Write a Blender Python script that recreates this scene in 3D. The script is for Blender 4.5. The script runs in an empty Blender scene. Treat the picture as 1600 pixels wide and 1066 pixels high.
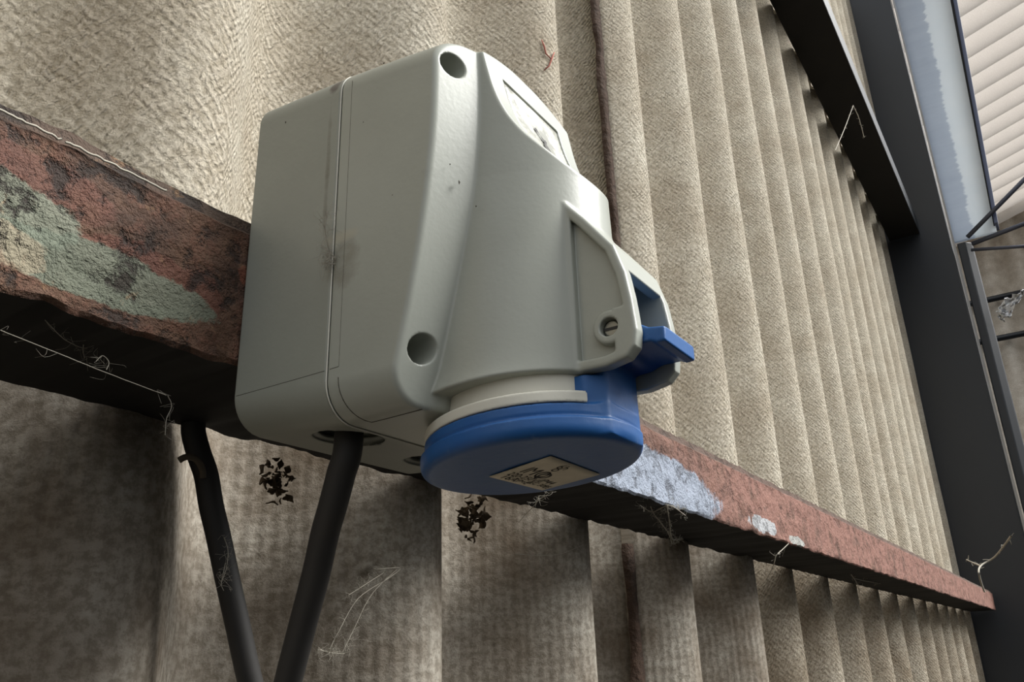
import bpy, bmesh, math, random
import numpy as np
from mathutils import Vector, Matrix, noise
random.seed(7)
S = 0.6                      # layout units -> metres
sc = bpy.context.scene
col = sc.collection

# ------------------------------------------------------------------ camera
cd = bpy.data.cameras.new('camera'); cam = bpy.data.objects.new('camera', cd); col.objects.link(cam)
def nrm(v):
    v = np.array(v, float); return v/np.linalg.norm(v)
FPX = 1287.0
eX = nrm((900, 467, FPX)); eZ = nrm((-110, -3333, FPX)); eY = -np.cross(eX, eZ)
if eY[2] < 0: eY = -eY
R = np.stack([eX, eY, eZ])            # world = R @ camera(x right, y down, z forward)
rt, dn, fw = R[:, 0], R[:, 1], R[:, 2]
M = Matrix(((rt[0], -dn[0], -fw[0], 0), (rt[1], -dn[1], -fw[1], -0.30*S), (rt[2], -dn[2], -fw[2], 0), (0, 0, 0, 1)))
cam.matrix_world = M
cd.sensor_width = 36; cd.lens = 36*FPX/1600; cd.clip_start = .005; cd.clip_end = 100
sc.camera = cam

# ------------------------------------------------------------------ light and exposure
w = bpy.data.worlds.new('daylight'); sc.world = w; w.use_nodes = True
nt = w.node_tree; nt.nodes.clear()
wo = nt.nodes.new('ShaderNodeOutputWorld'); bg = nt.nodes.new('ShaderNodeBackground')
tc = nt.nodes.new('ShaderNodeTexCoord'); sp = nt.nodes.new('ShaderNodeSeparateXYZ')
mr = nt.nodes.new('ShaderNodeMapRange'); mr.inputs['From Min'].default_value = -1; mr.inputs['From Max'].default_value = 1
rp = nt.nodes.new('ShaderNodeValToRGB')
nt.links.new(tc.outputs['Generated'], sp.inputs[0]); nt.links.new(sp.outputs['Z'], mr.inputs['Value'])
nt.links.new(mr.outputs[0], rp.inputs[0]); nt.links.new(rp.outputs[0], bg.inputs[0]); nt.links.new(bg.outputs[0], wo.inputs[0])
els = rp.color_ramp.elements
els[0].position = 0.0; els[0].color = (.010, .009, .008, 1)
els[1].position = 1.0; els[1].color = (.95, .98, 1.0, 1)
for p_, c_ in ((.40, (.022, .020, .018, 1)), (.50, (.22, .22, .21, 1)), (.60, (.66, .67, .68, 1)), (.78, (.95, .97, 1.0, 1))):
    e = els.new(p_); e.color = c_
bg.inputs[1].default_value = .72
sd = bpy.data.lights.new('daylight', 'SUN'); sun = bpy.data.objects.new('daylight', sd); col.objects.link(sun)
sd.energy = 4.2; sd.angle = math.radians(36); sd.color = (1, .985, .95)
sun.rotation_euler = Vector((.40, -.60, .66)).to_track_quat('Z', 'Y').to_euler()
sc.view_settings.view_transform = 'Standard'; sc.view_settings.look = 'None'
sc.view_settings.exposure = 0.66; sc.view_settings.gamma = 1; sc.view_settings.use_curve_mapping = False

# ------------------------------------------------------------------ material helpers
def lin(r, g, b):
    f = lambda c: (c/255/12.92) if c/255 <= .04045 else ((c/255+.055)/1.055)**2.4
    return (f(r), f(g), f(b), 1)
class Mat:
    def __init__(s, name, rough=.6, metal=0.0, space='pos', spec=.5):
        s.m = bpy.data.materials.new(name); s.m.use_nodes = True; s.t = s.m.node_tree
        s.b = s.t.nodes['Principled BSDF']; s.b.inputs['Roughness'].default_value = rough
        s.b.inputs['Metallic'].default_value = metal; s.b.inputs['Specular IOR Level'].default_value = spec
        if space == 'pos':
            g = s.n('ShaderNodeNewGeometry'); src = g.outputs['Position']
            mp = s.n('ShaderNodeVectorMath', operation='SCALE'); mp.inputs['Scale'].default_value = 1/S
            s.l(src, mp.inputs[0]); s.co = mp.outputs[0]
        else:
            g = s.n('ShaderNodeUVMap'); s.co = g.outputs[0]
    def n(s, t, **k):
        x = s.t.nodes.new(t)
        for a, v in k.items(): setattr(x, a, v)
        return x
    def l(s, a, b): s.t.links.new(a, b)
    def mapv(s, scale=(1, 1, 1), loc=(0, 0, 0), rot=(0, 0, 0), src=None):
        x = s.n('ShaderNodeMapping'); x.inputs['Scale'].default_value = scale; x.inputs['Location'].default_value = loc
        x.inputs['Rotation'].default_value = rot; s.l(src or s.co, x.inputs[0]); return x.outputs[0]
    def noise(s, scale, detail=4, rough=.55, src=None, dist=0):
        x = s.n('ShaderNodeTexNoise'); x.inputs['Scale'].default_value = scale; x.inputs['Detail'].default_value = detail
        x.inputs['Roughness'].default_value = rough; x.inputs['Distortion'].default_value = dist
        s.l(src or s.co, x.inputs['Vector']); return x.outputs[0]
    def wave(s, scale, dist=0, src=None, direction='X', dscale=1):
        x = s.n('ShaderNodeTexWave', bands_direction=direction); x.inputs['Scale'].default_value = scale
        x.inputs['Distortion'].default_value = dist; x.inputs['Detail'].default_value = 2; x.inputs['Detail Scale'].default_value = dscale
        s.l(src or s.co, x.inputs['Vector']); return x.outputs['Fac']
    def ramp(s, fac, stops):
        x = s.n('ShaderNodeValToRGB'); e = x.color_ramp.elements
        e[0].position, e[0].color = stops[0]; e[1].position, e[1].color = stops[-1]
        for p, c in stops[1:-1]:
            q = e.new(p); q.color = c
        s.l(fac, x.inputs[0]); return x.outputs[0]
    def mix(s, fac, a, b, mode='MIX'):
        x = s.n('ShaderNodeMix', data_type='RGBA', blend_type=mode)
        for v, i in ((fac, 0), (a, 6), (b, 7)):
            if hasattr(v, 'links'): s.l(v, x.inputs[i])
            else: x.inputs[i].default_value = v
        return x.outputs[2]
    def math(s, op, a, b=0.0, c=None, clamp=False):
        x = s.n('ShaderNodeMath', operation=op, use_clamp=clamp)
        for i, v in enumerate((a, b, c)):
            if v is None: continue
            if hasattr(v, 'links'): s.l(v, x.inputs[i])
            else: x.inputs[i].default_value = v
        return x.outputs[0]
    def color(s, v):
        if hasattr(v, 'links'): s.l(v, s.b.inputs['Base Color'])
        else: s.b.inputs['Base Color'].default_value = v
        return s
    def rough(s, v): s.l(v, s.b.inputs['Roughness']); return s
    def bump(s, h, strength=.5, dist=.01):
        x = s.n('ShaderNodeBump'); x.inputs['Strength'].default_value = strength; x.inputs['Distance'].default_value = dist*S
        s.l(h, x.inputs['Height'])
        if s.b.inputs['Normal'].links: s.l(s.b.inputs['Normal'].links[0].from_socket, x.inputs['Normal'])
        s.l(x.outputs[0], s.b.inputs['Normal']); return s
    def blob(s, cx, cz, rx, rz, nz, amt):
        """soft patch mask in wall x / z, ragged by noise"""
        v = s.n('ShaderNodeSeparateXYZ'); s.l(s.co, v.inputs[0])
        dx = s.math('DIVIDE', s.math('SUBTRACT', v.outputs[0], cx), rx)
        dz = s.math('DIVIDE', s.math('SUBTRACT', v.outputs[2], cz), rz)
        d = s.math('ADD', s.math('MULTIPLY', dx, dx), s.math('MULTIPLY', dz, dz))
        d = s.math('SUBTRACT', 1.0, d)
        d = s.math('ADD', d, s.math('MULTIPLY', s.math('SUBTRACT', nz, .5), amt))
        return s.math('MULTIPLY_ADD', d, 6.0, .5, clamp=True)

# ------------------------------------------------------------------ object helpers
def tag(o, label=None, cat=None, group=None, kind=None):
    for k, v in (('label', label), ('category', cat), ('group', group), ('kind', kind)):
        if v: o[k] = v
    return o
def empty(name, loc, label, cat, group=None):
    o = bpy.data.objects.new(name, None); col.objects.link(o); o.location = Vector(loc)*S; o.empty_display_size = .02
    bpy.context.view_layer.update()
    return tag(o, label, cat, group)
def link(name, verts, faces, mat, parent=None, smooth=True, normals=None, uvs=None):
    me = bpy.data.meshes.new(name)
    V = np.asarray(verts, float)*S
    off = np.zeros(3); p = parent
    while p is not None: off = off + np.array(p.location); p = p.parent
    org = np.zeros(3)
    if parent is None:
        org = np.array([(V[:, 0].min()+V[:, 0].max())/2, (V[:, 1].min()+V[:, 1].max())/2, V[:, 2].min()])
    V = V - off - org
    if isinstance(faces, np.ndarray):
        me.vertices.add(len(V)); me.vertices.foreach_set('co', V.ravel().astype(np.float32))
        nf, k = faces.shape
        me.loops.add(nf*k); me.polygons.add(nf)
        me.loops.foreach_set('vertex_index', faces.ravel().astype(np.int32))
        me.polygons.foreach_set('loop_start', np.arange(0, nf*k, k, dtype=np.int32))
        me.update(calc_edges=True); me.validate()
    else:
        me.from_pydata([tuple(v) for v in V], [], faces); me.validate(); me.update()
    if smooth: me.polygons.foreach_set('use_smooth', [True]*len(me.polygons))
    if uvs is not None:
        ul = me.uv_layers.new(name='UVMap'); li = np.empty(len(me.loops), np.int32); me.loops.foreach_get('vertex_index', li)
        ul.data.foreach_set('uv', np.asarray(uvs, np.float32)[li].ravel())
    if normals is not None:
        me.normals_split_custom_set_from_vertices([tuple(n) for n in normals])
    if mat is not None: me.materials.append(mat.m if isinstance(mat, Mat) else mat)
    o = bpy.data.objects.new(name, me); col.objects.link(o)
    o.location = Vector(org)
    if parent is not None: o.parent = parent
    return o
class MB:
    def __init__(s): s.v = []; s.f = []
    def add(s, v, f):
        n = len(s.v); s.v += [tuple(p) for p in v]; s.f += [tuple(i+n for i in q) for q in f]; return s
    def box(s, a, b):
        (x0, y0, z0), (x1, y1, z1) = a, b
        return s.add([(x0, y0, z0), (x1, y0, z0), (x1, y1, z0), (x0, y1, z0), (x0, y0, z1), (x1, y0, z1), (x1, y1, z1), (x0, y1, z1)],
                     [(0, 3, 2, 1), (4, 5, 6, 7), (0, 1, 5, 4), (1, 2, 6, 5), (2, 3, 7, 6), (3, 0, 4, 7)])
    def prism(s, poly, d):
        """poly: 3-D points in order, d: extrusion vector"""
        n = len(poly); P = [Vector(p) for p in poly]; d = Vector(d)
        s.add(P + [p+d for p in P], [tuple(range(n))[::-1], tuple(range(n, 2*n))] + [(i, (i+1) % n, n+(i+1) % n, n+i) for i in range(n)]); return s
    def tube(s, pts, r, n=8, cap=True):
        P = [Vector(p) for p in pts]; rr = r if isinstance(r, (list, tuple)) else [r]*len(P)
        t0 = (P[1]-P[0]).normalized(); u = t0.orthogonal().normalized(); base = len(s.v); rings = []
        for i, p in enumerate(P):
            t = (P[min(i+1, len(P)-1)]-P[max(i-1, 0)]).normalized()
            u = (u - t*u.dot(t)); u = u.normalized() if u.length > 1e-6 else t.orthogonal().normalized()
            v = t.cross(u)
            rings.append([p+(u*math.cos(a)+v*math.sin(a))*rr[i] for a in [2*math.pi*k/n for k in range(n)]])
        V = [q for r_ in rings for q in r_]; F = []
        for i in range(len(P)-1):
            for k in range(n): F.append((i*n+k, i*n+(k+1) % n, (i+1)*n+(k+1) % n, (i+1)*n+k))
        if cap: F += [tuple(range(n))[::-1], tuple((len(P)-1)*n+k for k in range(n))]
        return s.add(V, F)
    def build(s, name, mat, parent=None, smooth=True, bevel=0):
        o = link(name, s.v, s.f, mat, parent, smooth)
        if bevel:
            b = o.modifiers.new('bevel', 'BEVEL'); b.width = bevel*S; b.segments = 2; b.limit_method = 'ANGLE'
        return o
def spline(pts, k=8):
    P = [Vector(p) for p in pts]; out = []
    for i in range(len(P)-1):
        a, b, c, d = P[max(i-1, 0)], P[i], P[i+1], P[min(i+2, len(P)-1)]
        for j in range(k):
            t = j/k
            out.append(.5*((2*b)+(c-a)*t+(2*a-5*b+4*c-d)*t*t+(3*b-a-3*c+d)*t**3))
    out.append(P[-1]); return out

# ------------------------------------------------------------------ signed distance modelling
def smin(a, b, k):
    h = np.clip(.5+.5*(b-a)/k, 0, 1); return b+(a-b)*h-k*h*(1-h)
def smax(a, b, k): return -smin(-a, -b, k)
def poly_sdf(px, pz, pts):
    P = np.array(pts, float); n = len(P); d = np.full(np.broadcast(px, pz).shape, 1e9); s = np.ones_like(d)
    j = n-1
    for i in range(n):
        ex, ez = P[j]-P[i]; wx = px-P[i][0]; wz = pz-P[i][1]
        t = np.clip((wx*ex+wz*ez)/(ex*ex+ez*ez), 0, 1)
        d = np.minimum(d, (wx-ex*t)**2+(wz-ez*t)**2)
        c1 = pz >= P[i][1]; c2 = pz < P[j][1]; c3 = ex*wz > ez*wx
        allc = (c1 & c2 & c3) | (~c1 & ~c2 & ~c3)
        s = np.where(allc, -s, s); j = i
    return s*np.sqrt(d)
def surface(f, lo, hi, step):
    """naive surface nets of f(u, w, z) over a box, vertices pulled onto the surface; returns verts, quads, normals"""
    ax = [np.arange(lo[i], hi[i]+step, step) for i in range(3)]
    F = f(ax[0][:, None, None], ax[1][None, :, None], ax[2][None, None, :]).astype(np.float32)
    I = F < 0
    nx, ny, nz = F.shape
    cnt = np.zeros((nx-1, ny-1, nz-1), np.int8)
    for a in (0, 1):
        for b in (0, 1):
            for c in (0, 1): cnt += I[a:nx-1+a, b:ny-1+b, c:nz-1+c]
    act = (cnt > 0) & (cnt < 8)
    idx = np.full(act.shape, -1, np.int64); ii = np.argwhere(act); idx[act] = np.arange(len(ii))
    acc = np.zeros((len(ii), 3)); num = np.zeros(len(ii))
    corners = [(a, b, c) for a in (0, 1) for b in (0, 1) for c in (0, 1)]
    for c0 in corners:
        for d in range(3):
            if c0[d]: continue
            c1 = list(c0); c1[d] = 1
            v0 = F[ii[:, 0]+c0[0], ii[:, 1]+c0[1], ii[:, 2]+c0[2]]; v1 = F[ii[:, 0]+c1[0], ii[:, 1]+c1[1], ii[:, 2]+c1[2]]
            m = (v0 < 0) != (v1 < 0); t = np.where(m, v0/np.where(m, v0-v1, 1), 0)
            p = np.tile(np.array(c0, float), (len(ii), 1)); p[:, d] += t
            acc[m] += p[m]; num[m] += 1
    V = (acc/num[:, None]+ii)*step+np.array(lo)
    quads = []
    for d in range(3):
        e = [slice(None)]*3; e0 = list(e); e1 = list(e); e0[d] = slice(0, -1); e1[d] = slice(1, None)
        A = I[tuple(e0)]; B = I[tuple(e1)]; ch = np.argwhere(A != B)
        o1, o2 = [(1, 2), (2, 0), (0, 1)][d]
        ok = (ch[:, o1] > 0) & (ch[:, o2] > 0) & (ch[:, o1] < F.shape[o1]-1) & (ch[:, o2] < F.shape[o2]-1); ch = ch[ok]
        def at(da, db):
            q = ch.copy(); q[:, o1] -= da; q[:, o2] -= db; return idx[q[:, 0], q[:, 1], q[:, 2]]
        Q = np.stack([at(1, 1), at(0, 1), at(0, 0), at(1, 0)], 1)
        flip = ~A[ch[:, 0], ch[:, 1], ch[:, 2]]
        Q[flip] = Q[flip][:, ::-1]; quads.append(Q)
    Q = np.concatenate(quads); Q = Q[(Q >= 0).all(1)]
    def ev(P): return np.array([f(P[:, 0], P[:, 1], P[:, 2])]).reshape(-1)
    def grad(P, e=2.5e-4):
        g = np.zeros_like(P)
        for d in range(3):
            q = P.copy(); q[:, d] += e; r = P.copy(); r[:, d] -= e; g[:, d] = (ev(q)-ev(r))/(2*e)
        return g
    for _ in range(3):
        g = grad(V); fv = ev(V); dlt = -g*(fv/np.maximum((g*g).sum(1), .05))[:, None]
        L = np.linalg.norm(dlt, axis=1); dlt *= np.minimum(1, step*.5/np.maximum(L, 1e-9))[:, None]; V = V+dlt
    N = grad(V, 4e-4); N /= np.maximum(np.linalg.norm(N, axis=1), 1e-9)[:, None]
    return V, Q, N
XC = 0.300
def sdf_object(name, f, lo, hi, step, mat, parent):
    V, Q, N = surface(f, lo, hi, step)
    W = np.stack([XC+V[:, 0], -V[:, 1], V[:, 2]], 1); NN = np.stack([N[:, 0], -N[:, 1], N[:, 2]], 1)
    return link(name, W, Q[:, ::-1].copy(), mat, parent, True, NN)

# ------------------------------------------------------------------ materials
def grey_plastic(name, base, rough=.38, smudge=.5):
    m = Mat(name, rough)
    n1 = m.noise(14, 5, .6); n2 = m.noise(60, 6, .65); n3 = m.noise(420, 2, .5)
    c = m.mix(m.math('MULTIPLY', m.ramp(n1, [(.42, (0, 0, 0, 1)), (.7, (1, 1, 1, 1))]), .30*smudge), lin(*base), lin(base[0]-44, base[1]-46, base[2]-54))
    if name == 'grey_plastic' or name == 'grey_plastic_cover':
        v = m.n('ShaderNodeSeparateXYZ'); m.l(m.co, v.inputs[0])
        def sb(cy, cz, ry, rz, amt):
            a = m.math('DIVIDE', m.math('SUBTRACT', v.outputs[1], cy), ry); b = m.math('DIVIDE', m.math('SUBTRACT', v.outputs[2], cz), rz)
            d = m.math('SUBTRACT', 1.0, m.math('ADD', m.math('MULTIPLY', a, a), m.math('MULTIPLY', b, b)))
            return m.math('MULTIPLY', m.math('ADD', d, m.math('MULTIPLY', m.math('SUBTRACT', n2, .5), 3.0)), amt, clamp=True)
        left = m.math('LESS_THAN', v.outputs[0], .2375)
        for cy, cz, ry, rz, amt, k in ((-.0520, .2650, .004, .006, 1.5, (70, 58, 58)), (-.0510, .215, .0016, .040, .6, (92, 88, 76)), (-.0640, .164, .010, .013, .8, (112, 108, 94)), (-.060, .178, .012, .0035, .7, (170, 164, 146))):
            c = m.mix(m.math('MULTIPLY', sb(cy, cz, ry, rz, amt), m.math('MULTIPLY', left, .8)), c, lin(*k))
    sp_ = m.ramp(n2, [(.66, (0, 0, 0, 1)), (.74, (1, 1, 1, 1))])
    c = m.mix(m.math('MULTIPLY', sp_, .16*smudge), c, lin(96, 90, 76))
    m.color(c)
    m.rough(m.math('MULTIPLY_ADD', n1, .22, rough-.08))
    m.bump(n3, .10, .0006); return m
M_base = grey_plastic('grey_plastic', (143, 146, 137))
M_cover = grey_plastic('grey_plastic_cover', (157, 160, 151), .32)
M_collar = grey_plastic('grey_plastic_collar', (204, 202, 190), .45)
def blue_plastic():
    m = Mat('blue_plastic', .42, spec=.35)
    n1 = m.noise(25, 5, .6); n2 = m.noise(240, 3, .5)
    c = m.mix(m.ramp(n1, [(.4, (0, 0, 0, 1)), (.75, (1, 1, 1, 1))]), lin(32, 84, 146), lin(42, 90, 144))
    dust = m.ramp(m.noise(90, 6, .7), [(.62, (0, 0, 0, 1)), (.8, (1, 1, 1, 1))])
    m.color(m.mix(m.math('MULTIPLY', dust, .22), c, lin(150, 165, 180)))
    m.bump(n2, .12, .0006); m.bump(n1, .25, .002); return m
M_blue = blue_plastic()
def simple(name, rgb, rough=.5, metal=0.0, var=.25, scale=40, bump=.15, bd=.001):
    m = Mat(name, rough, metal); n = m.noise(scale, 5, .6)
    d = tuple(max(0, c*(1-var)) for c in lin(*rgb)[:3])+(1,)
    m.color(m.mix(n, d, lin(*rgb))); m.bump(n, bump, bd); return m
M_rubber = simple('black_rubber', (50, 48, 46), .62, 0, .4, 60, .2, .001)
M_screw = simple('steel_screw', (150, 150, 142), .35, .8, .3, 200)
M_darksteel = simple('dark_painted_steel', (27, 33, 41), .45, .0, .5, 3.0, .2, .004)
M_undershade = simple('painted_underside_shade', (24, 22, 20), .85, 0, .5, 12, .3, .003)  # near-black colour that paints in the shade under the rails
M_rod = simple('grey_steel_rod', (78, 82, 96), .5, .3, .3, 20)
M_thread = simple('cobweb_thread', (176, 170, 156), .8, 0, .3, 100, 0)
M_leaf = simple('dead_leaf', (88, 72, 50), .9, 0, .6, 60, .4, .002)
M_bag = simple('white_plastic_film', (225, 228, 232), .3, 0, .15, 30, .4, .004)

def cement(name, base, dark, weave=1.0, rib=0.0, grime=.3, wscale=1.0):
    m = Mat(name, .92, 0, 'uv', .2)
    nb = m.noise(9, 6, .62); nf = m.noise(145, 6, .75); nm = m.noise(38, 4, .6)
    c = m.mix(m.ramp(nb, [(.35, (0, 0, 0, 1)), (.68, (1, 1, 1, 1))]), lin(*dark), lin(*base))
    c = m.mix(m.math('MULTIPLY', m.ramp(nf, [(.43, (1, 1, 1, 1)), (.56, (0, 0, 0, 1))]), .5), c, lin(dark[0]*.75, dark[1]*.73, dark[2]*.68))
    spots = m.ramp(m.noise(22, 3, .5), [(.70, (0, 0, 0, 1)), (.76, (1, 1, 1, 1))])
    c = m.mix(m.math('MULTIPLY', spots, grime), c, lin(70, 60, 46))
    if weave:
        warp = m.n('ShaderNodeMix', data_type='RGBA'); warp.inputs[0].default_value = .010
        nz = m.n('ShaderNodeTexNoise'); nz.inputs['Scale'].default_value = 60; nz.inputs['Detail'].default_value = 3
        m.l(m.co, nz.inputs['Vector']); m.l(m.co, warp.inputs[6]); m.l(nz.outputs[1], warp.inputs[7])
        a = m.wave(70*wscale, 3.2, m.mapv((1, 1, 1), rot=(0, 0, .62), src=warp.outputs[2]))
        b = m.wave(44*wscale, 3.2, m.mapv((1, 1, 1), rot=(0, 0, -.85), src=warp.outputs[2]))
        h = m.math('MULTIPLY', m.math('ADD', a, m.math('MULTIPLY', b, .8)), .5)
        h = m.math('MULTIPLY', h, m.math('MULTIPLY_ADD', nm, 1.6, -.2)); h = m.math('MULTIPLY_ADD', nf, 1.5, h)
        c = m.mix(m.math('MULTIPLY', m.ramp(h, [(.55, (1, 1, 1, 1)), (.95, (0, 0, 0, 1))]),   .27*weave), c, lin(dark[0]*.6, dark[1]*.58, dark[2]*.52))
        m.bump(h, 1.0*weave, .0054)
        m.bump(nm, .45, .008)
    if rib:
        r = m.wave(30, 1.2, m.mapv((1, .03, 1)), dscale=3)
        h = m.math('MULTIPLY_ADD', nf, .7, r)
        c = m.mix(m.math('MULTIPLY', m.ramp(r, [(.2, (1, 1, 1, 1)), (.6, (0, 0, 0, 1))]), .25*rib), c, lin(dark[0]*.7, dark[1]*.7, dark[2]*.66))
        m.bump(h, .5*rib, .0025); m.bump(nf, .35, .003)
    m.color(c); return m
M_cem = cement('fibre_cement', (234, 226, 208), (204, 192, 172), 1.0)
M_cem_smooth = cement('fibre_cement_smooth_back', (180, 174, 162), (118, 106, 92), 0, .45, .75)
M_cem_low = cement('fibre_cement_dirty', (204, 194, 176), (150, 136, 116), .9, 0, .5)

def rust_mat():
    m = Mat('rusted_painted_steel', .8)
    n1 = m.noise(18, 6, .65); n2 = m.noise(70, 6, .7); n3 = m.noise(260, 4, .7); ns = m.noise(26, 6, .65, dist=.4)
    c = m.ramp(n1, [(.30, lin(44, 32, 23)), (.47, lin(78, 54, 40)), (.58, lin(100, 72, 54)), (.72, lin(70, 50, 38))])
    nmx = m.mix(.35, ns, n2)
    red = m.math('MULTIPLY', m.ramp(n2, [(.50, (0, 0, 0, 1)), (.60, (1, 1, 1, 1))]), .35)
    c = m.mix(red, c, lin(122, 78, 60))
    v = m.n('ShaderNodeSeparateXYZ'); m.l(m.co, v.inputs[0])
    # red oxide primer further along the rail
    far = m.math('MULTIPLY', m.math('MULTIPLY_ADD', v.outputs[0], 2.0, -1.0, clamp=True), m.ramp(ns, [(.36, (.25, .25, .25, 1)), (.50, (1, 1, 1, 1))]))
    c = m.mix(m.math('MULTIPLY', far, .9), c, m.mix(n2, lin(132, 88, 76), lin(160, 118, 104)))
    # pinkish primer blobs and remaining paint
    for (cx, cz, rx, rz, amt, k, col_) in (
            (.135, .178, .030, .013, 1.6, .40, (110, 68, 57)), (.185, .158, .040, .012, 1.8, .5, (112, 66, 54)),
            (.122, .163, .030, .014, 1.5, .85, (118, 124, 108)), (.162, .151, .050, .012, 1.7, .85, (108, 116, 100)), (.112, .148, .03, .010, 2.4, .6, (160, 146, 122)),
            (.235, .176, .008, .006, 2.0, .5, (140, 76, 52)),
            (.70, .146, .17, .032, 1.0, .95, (150, 160, 176)), (.58, .180, .05, .02, 2.6, .8, (164, 168, 176)), (1.02, .142, .055, .010, 2.8, .9, (178, 182, 186)), (1.17, .137, .04, .006, 2.8, .85, (180, 184, 180))):
        b_ = m.blob(cx, cz, rx, rz, nmx, amt*2.2); c = m.mix(m.math('MULTIPLY', b_, k), c, lin(*col_))
    lip = m.math('MULTIPLY_ADD', m.math('ADD', v.outputs[2], m.math('MULTIPLY', ns, .006)), 300, -60.0, clamp=True)
    c = m.mix(m.math('MULTIPLY', lip, .8), c, lin(66, 52, 40))
    pits = m.ramp(n2, [(.60, (0, 0, 0, 1)), (.68, (1, 1, 1, 1))])
    c = m.mix(m.math('MULTIPLY', pits, .65), c, lin(46, 32, 24))
    deep = m.ramp(m.noise(38, 6, .72, dist=.25), [(.40, (1, 1, 1, 1)), (.47, (0, 0, 0, 1))])
    c = m.mix(m.math('MULTIPLY', deep, m.math('MULTIPLY_ADD', v.outputs[0], -.9, 1.05, clamp=True)), c, lin(40, 29, 22))
    och = m.ramp(m.noise(52, 5, .7, dist=.2), [(.60, (0, 0, 0, 1)), (.68, (1, 1, 1, 1))]); near = m.math('MULTIPLY_ADD', v.outputs[0], -3.0, 1.6, clamp=True)
    c = m.mix(m.math('MULTIPLY', m.math('MULTIPLY', och, near), .55), c, lin(158, 122, 88))
    m.color(c); m.bump(m.math('MULTIPLY', deep, -1.0), .5, .004); m.bump(n3, .7, .003); m.bump(n2, .8, .005); m.bump(m.noise(38, 6, .72, dist=.25), .8, .006); return m
M_rust = rust_mat()
M_crack = simple('rust_brown_edge', (78, 58, 44), 1.0, 0, .75, 90, 1.0, .008)
def pale_plate():
    m = Mat('pale_blue_frosted_sheet', .35, .0)
    v = m.n('ShaderNodeSeparateXYZ'); m.l(m.co, v.inputs[0])
    n1 = m.noise(6, 5, .6); n2 = m.noise(3, 6, .7, src=m.mapv((1, 1.5, 7)))
    t = m.math('MULTIPLY_ADD', v.outputs[1], -9.0, -1.92)              # across the plate
    t = m.math('ADD', t, m.math('MULTIPLY', v.outputs[2], -.30))
    t = m.math('ADD', t, m.math('MULTIPLY', m.math('SUBTRACT', n2, .5), .7))
    k = m.ramp(m.math('ADD', t, .55), [(.45, (0, 0, 0, 1)), (.55, (1, 1, 1, 1))])
    c = m.mix(k, m.mix(n2, lin(188, 198, 212), lin(216, 224, 234)), m.mix(n1, lin(236, 244, 250), lin(248, 252, 255)))
    m.color(c); return m
M_plate = pale_plate()

# ------------------------------------------------------------------ corrugated wall
P0, X0, AMP, YC = .249, .2817, .046, .146
def wall_y(x, dx=0.0): return YC - AMP*math.cos(2*math.pi*(x-X0-dx)/P0)
def sheet(x0, x1, z0, z1, mat, y_off=0.0, dx=0.0, name='wall_left', lap=.004):
    step = .006; n = max(2, int((x1-x0)/step)); xs = [x0+(x1-x0)*i/n for i in range(n+1)]
    nz = max(2, int((z1-z0)/.08)); V = []; U = []; arc = 0; prev = None; T = .012
    rows = [z0+(z1-z0)*j/nz for j in range(nz+1)]
    for i, x in enumerate(xs):
        y = wall_y(x, dx)+y_off
        if prev is not None: arc += math.hypot(x-prev[0], y-prev[1])
        prev = (x, y)
        for z in rows:
            wob = .0025*noise.noise(Vector((x*5, z*3, 3.1+y_off*50)))
            V.append((x, y+wob, z)); U.append((arc+x0*1.3, z))
    nf = len(V)
    for (v, u) in list(zip(V, U)): V.append((v[0], v[1]+T, v[2])); U.append(u)
    k = nz+1; F = []
    for i in range(n):
        for j in range(nz):
            a, b, c, d = i*k+j, (i+1)*k+j, (i+1)*k+j+1, i*k+j+1
            F.append((a, b, c, d)); F.append((a+nf, d+nf, c+nf, b+nf))
        F.append((i*k, i*k+nf, (i+1)*k+nf, (i+1)*k)); F.append((i*k+nz, (i+1)*k+nz, (i+1)*k+nz+nf, i*k+nz+nf))
    for i in (0, n):
        for j in range(nz):
            q = (i*k+j, i*k+j+1, i*k+j+1+nf, i*k+j+nf); F.append(q if i == 0 else q[::-1])
    o = link(name, V, F, mat, None, True, None, U)
    m = o.modifiers.new('edges', 'EDGE_SPLIT'); m.split_angle = math.radians(50)
    tag(o, kind='structure'); return o
sheet(-1.2, 1.00, .172, 3.4, M_cem, .013, -.006)
sheet(.968, 2.70, .172, 3.4, M_cem, .001, -.010)
sheet(2.68, 4.262, .172, 3.4, M_cem, .012, -.010)
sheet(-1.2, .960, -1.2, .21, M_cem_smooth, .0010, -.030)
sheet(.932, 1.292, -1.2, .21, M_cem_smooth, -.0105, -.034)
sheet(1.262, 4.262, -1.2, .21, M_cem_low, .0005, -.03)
sheet(1.8, 4.262, 2.062, 3.6, M_cem, -.068)
# rusty stained edge along each visible sheet joint
def joint(x, y_off, z0, z1, wd, seed, dx):
    mb = MB(); n = int((z1-z0)/.01); r = random.Random(seed); V = []; F = []
    for i in range(n+1):
        z = z0+(z1-z0)*i/n; a = wd*(.8+.5*noise.noise(Vector((seed, z*14, 0)))+.25*noise.noise(Vector((seed, z*60, 5))))
        y = wall_y(x, dx)+y_off
        for (dx_, dy_) in ((-a, .002), (-a*.8, -.004), (a*.25, -.0065), (a*.5, .006)):
            V.append((x+dx_, y+dy_+.0015*noise.noise(Vector((dx_*90, z*70, seed))), z))
    for i in range(n):
        for k in range(3):
            a = i*4+k; F.append((a, a+1, a+5, a+4))
    mb.add(V, F); o = mb.build('trim_1', M_crack, None); tag(o, kind='structure')
joint(.966, .003,   .2, 1.9, .014, 3.3, -.01)
joint(.930, -.009, -.4, .125, .014, 9.1, -.034)

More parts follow.
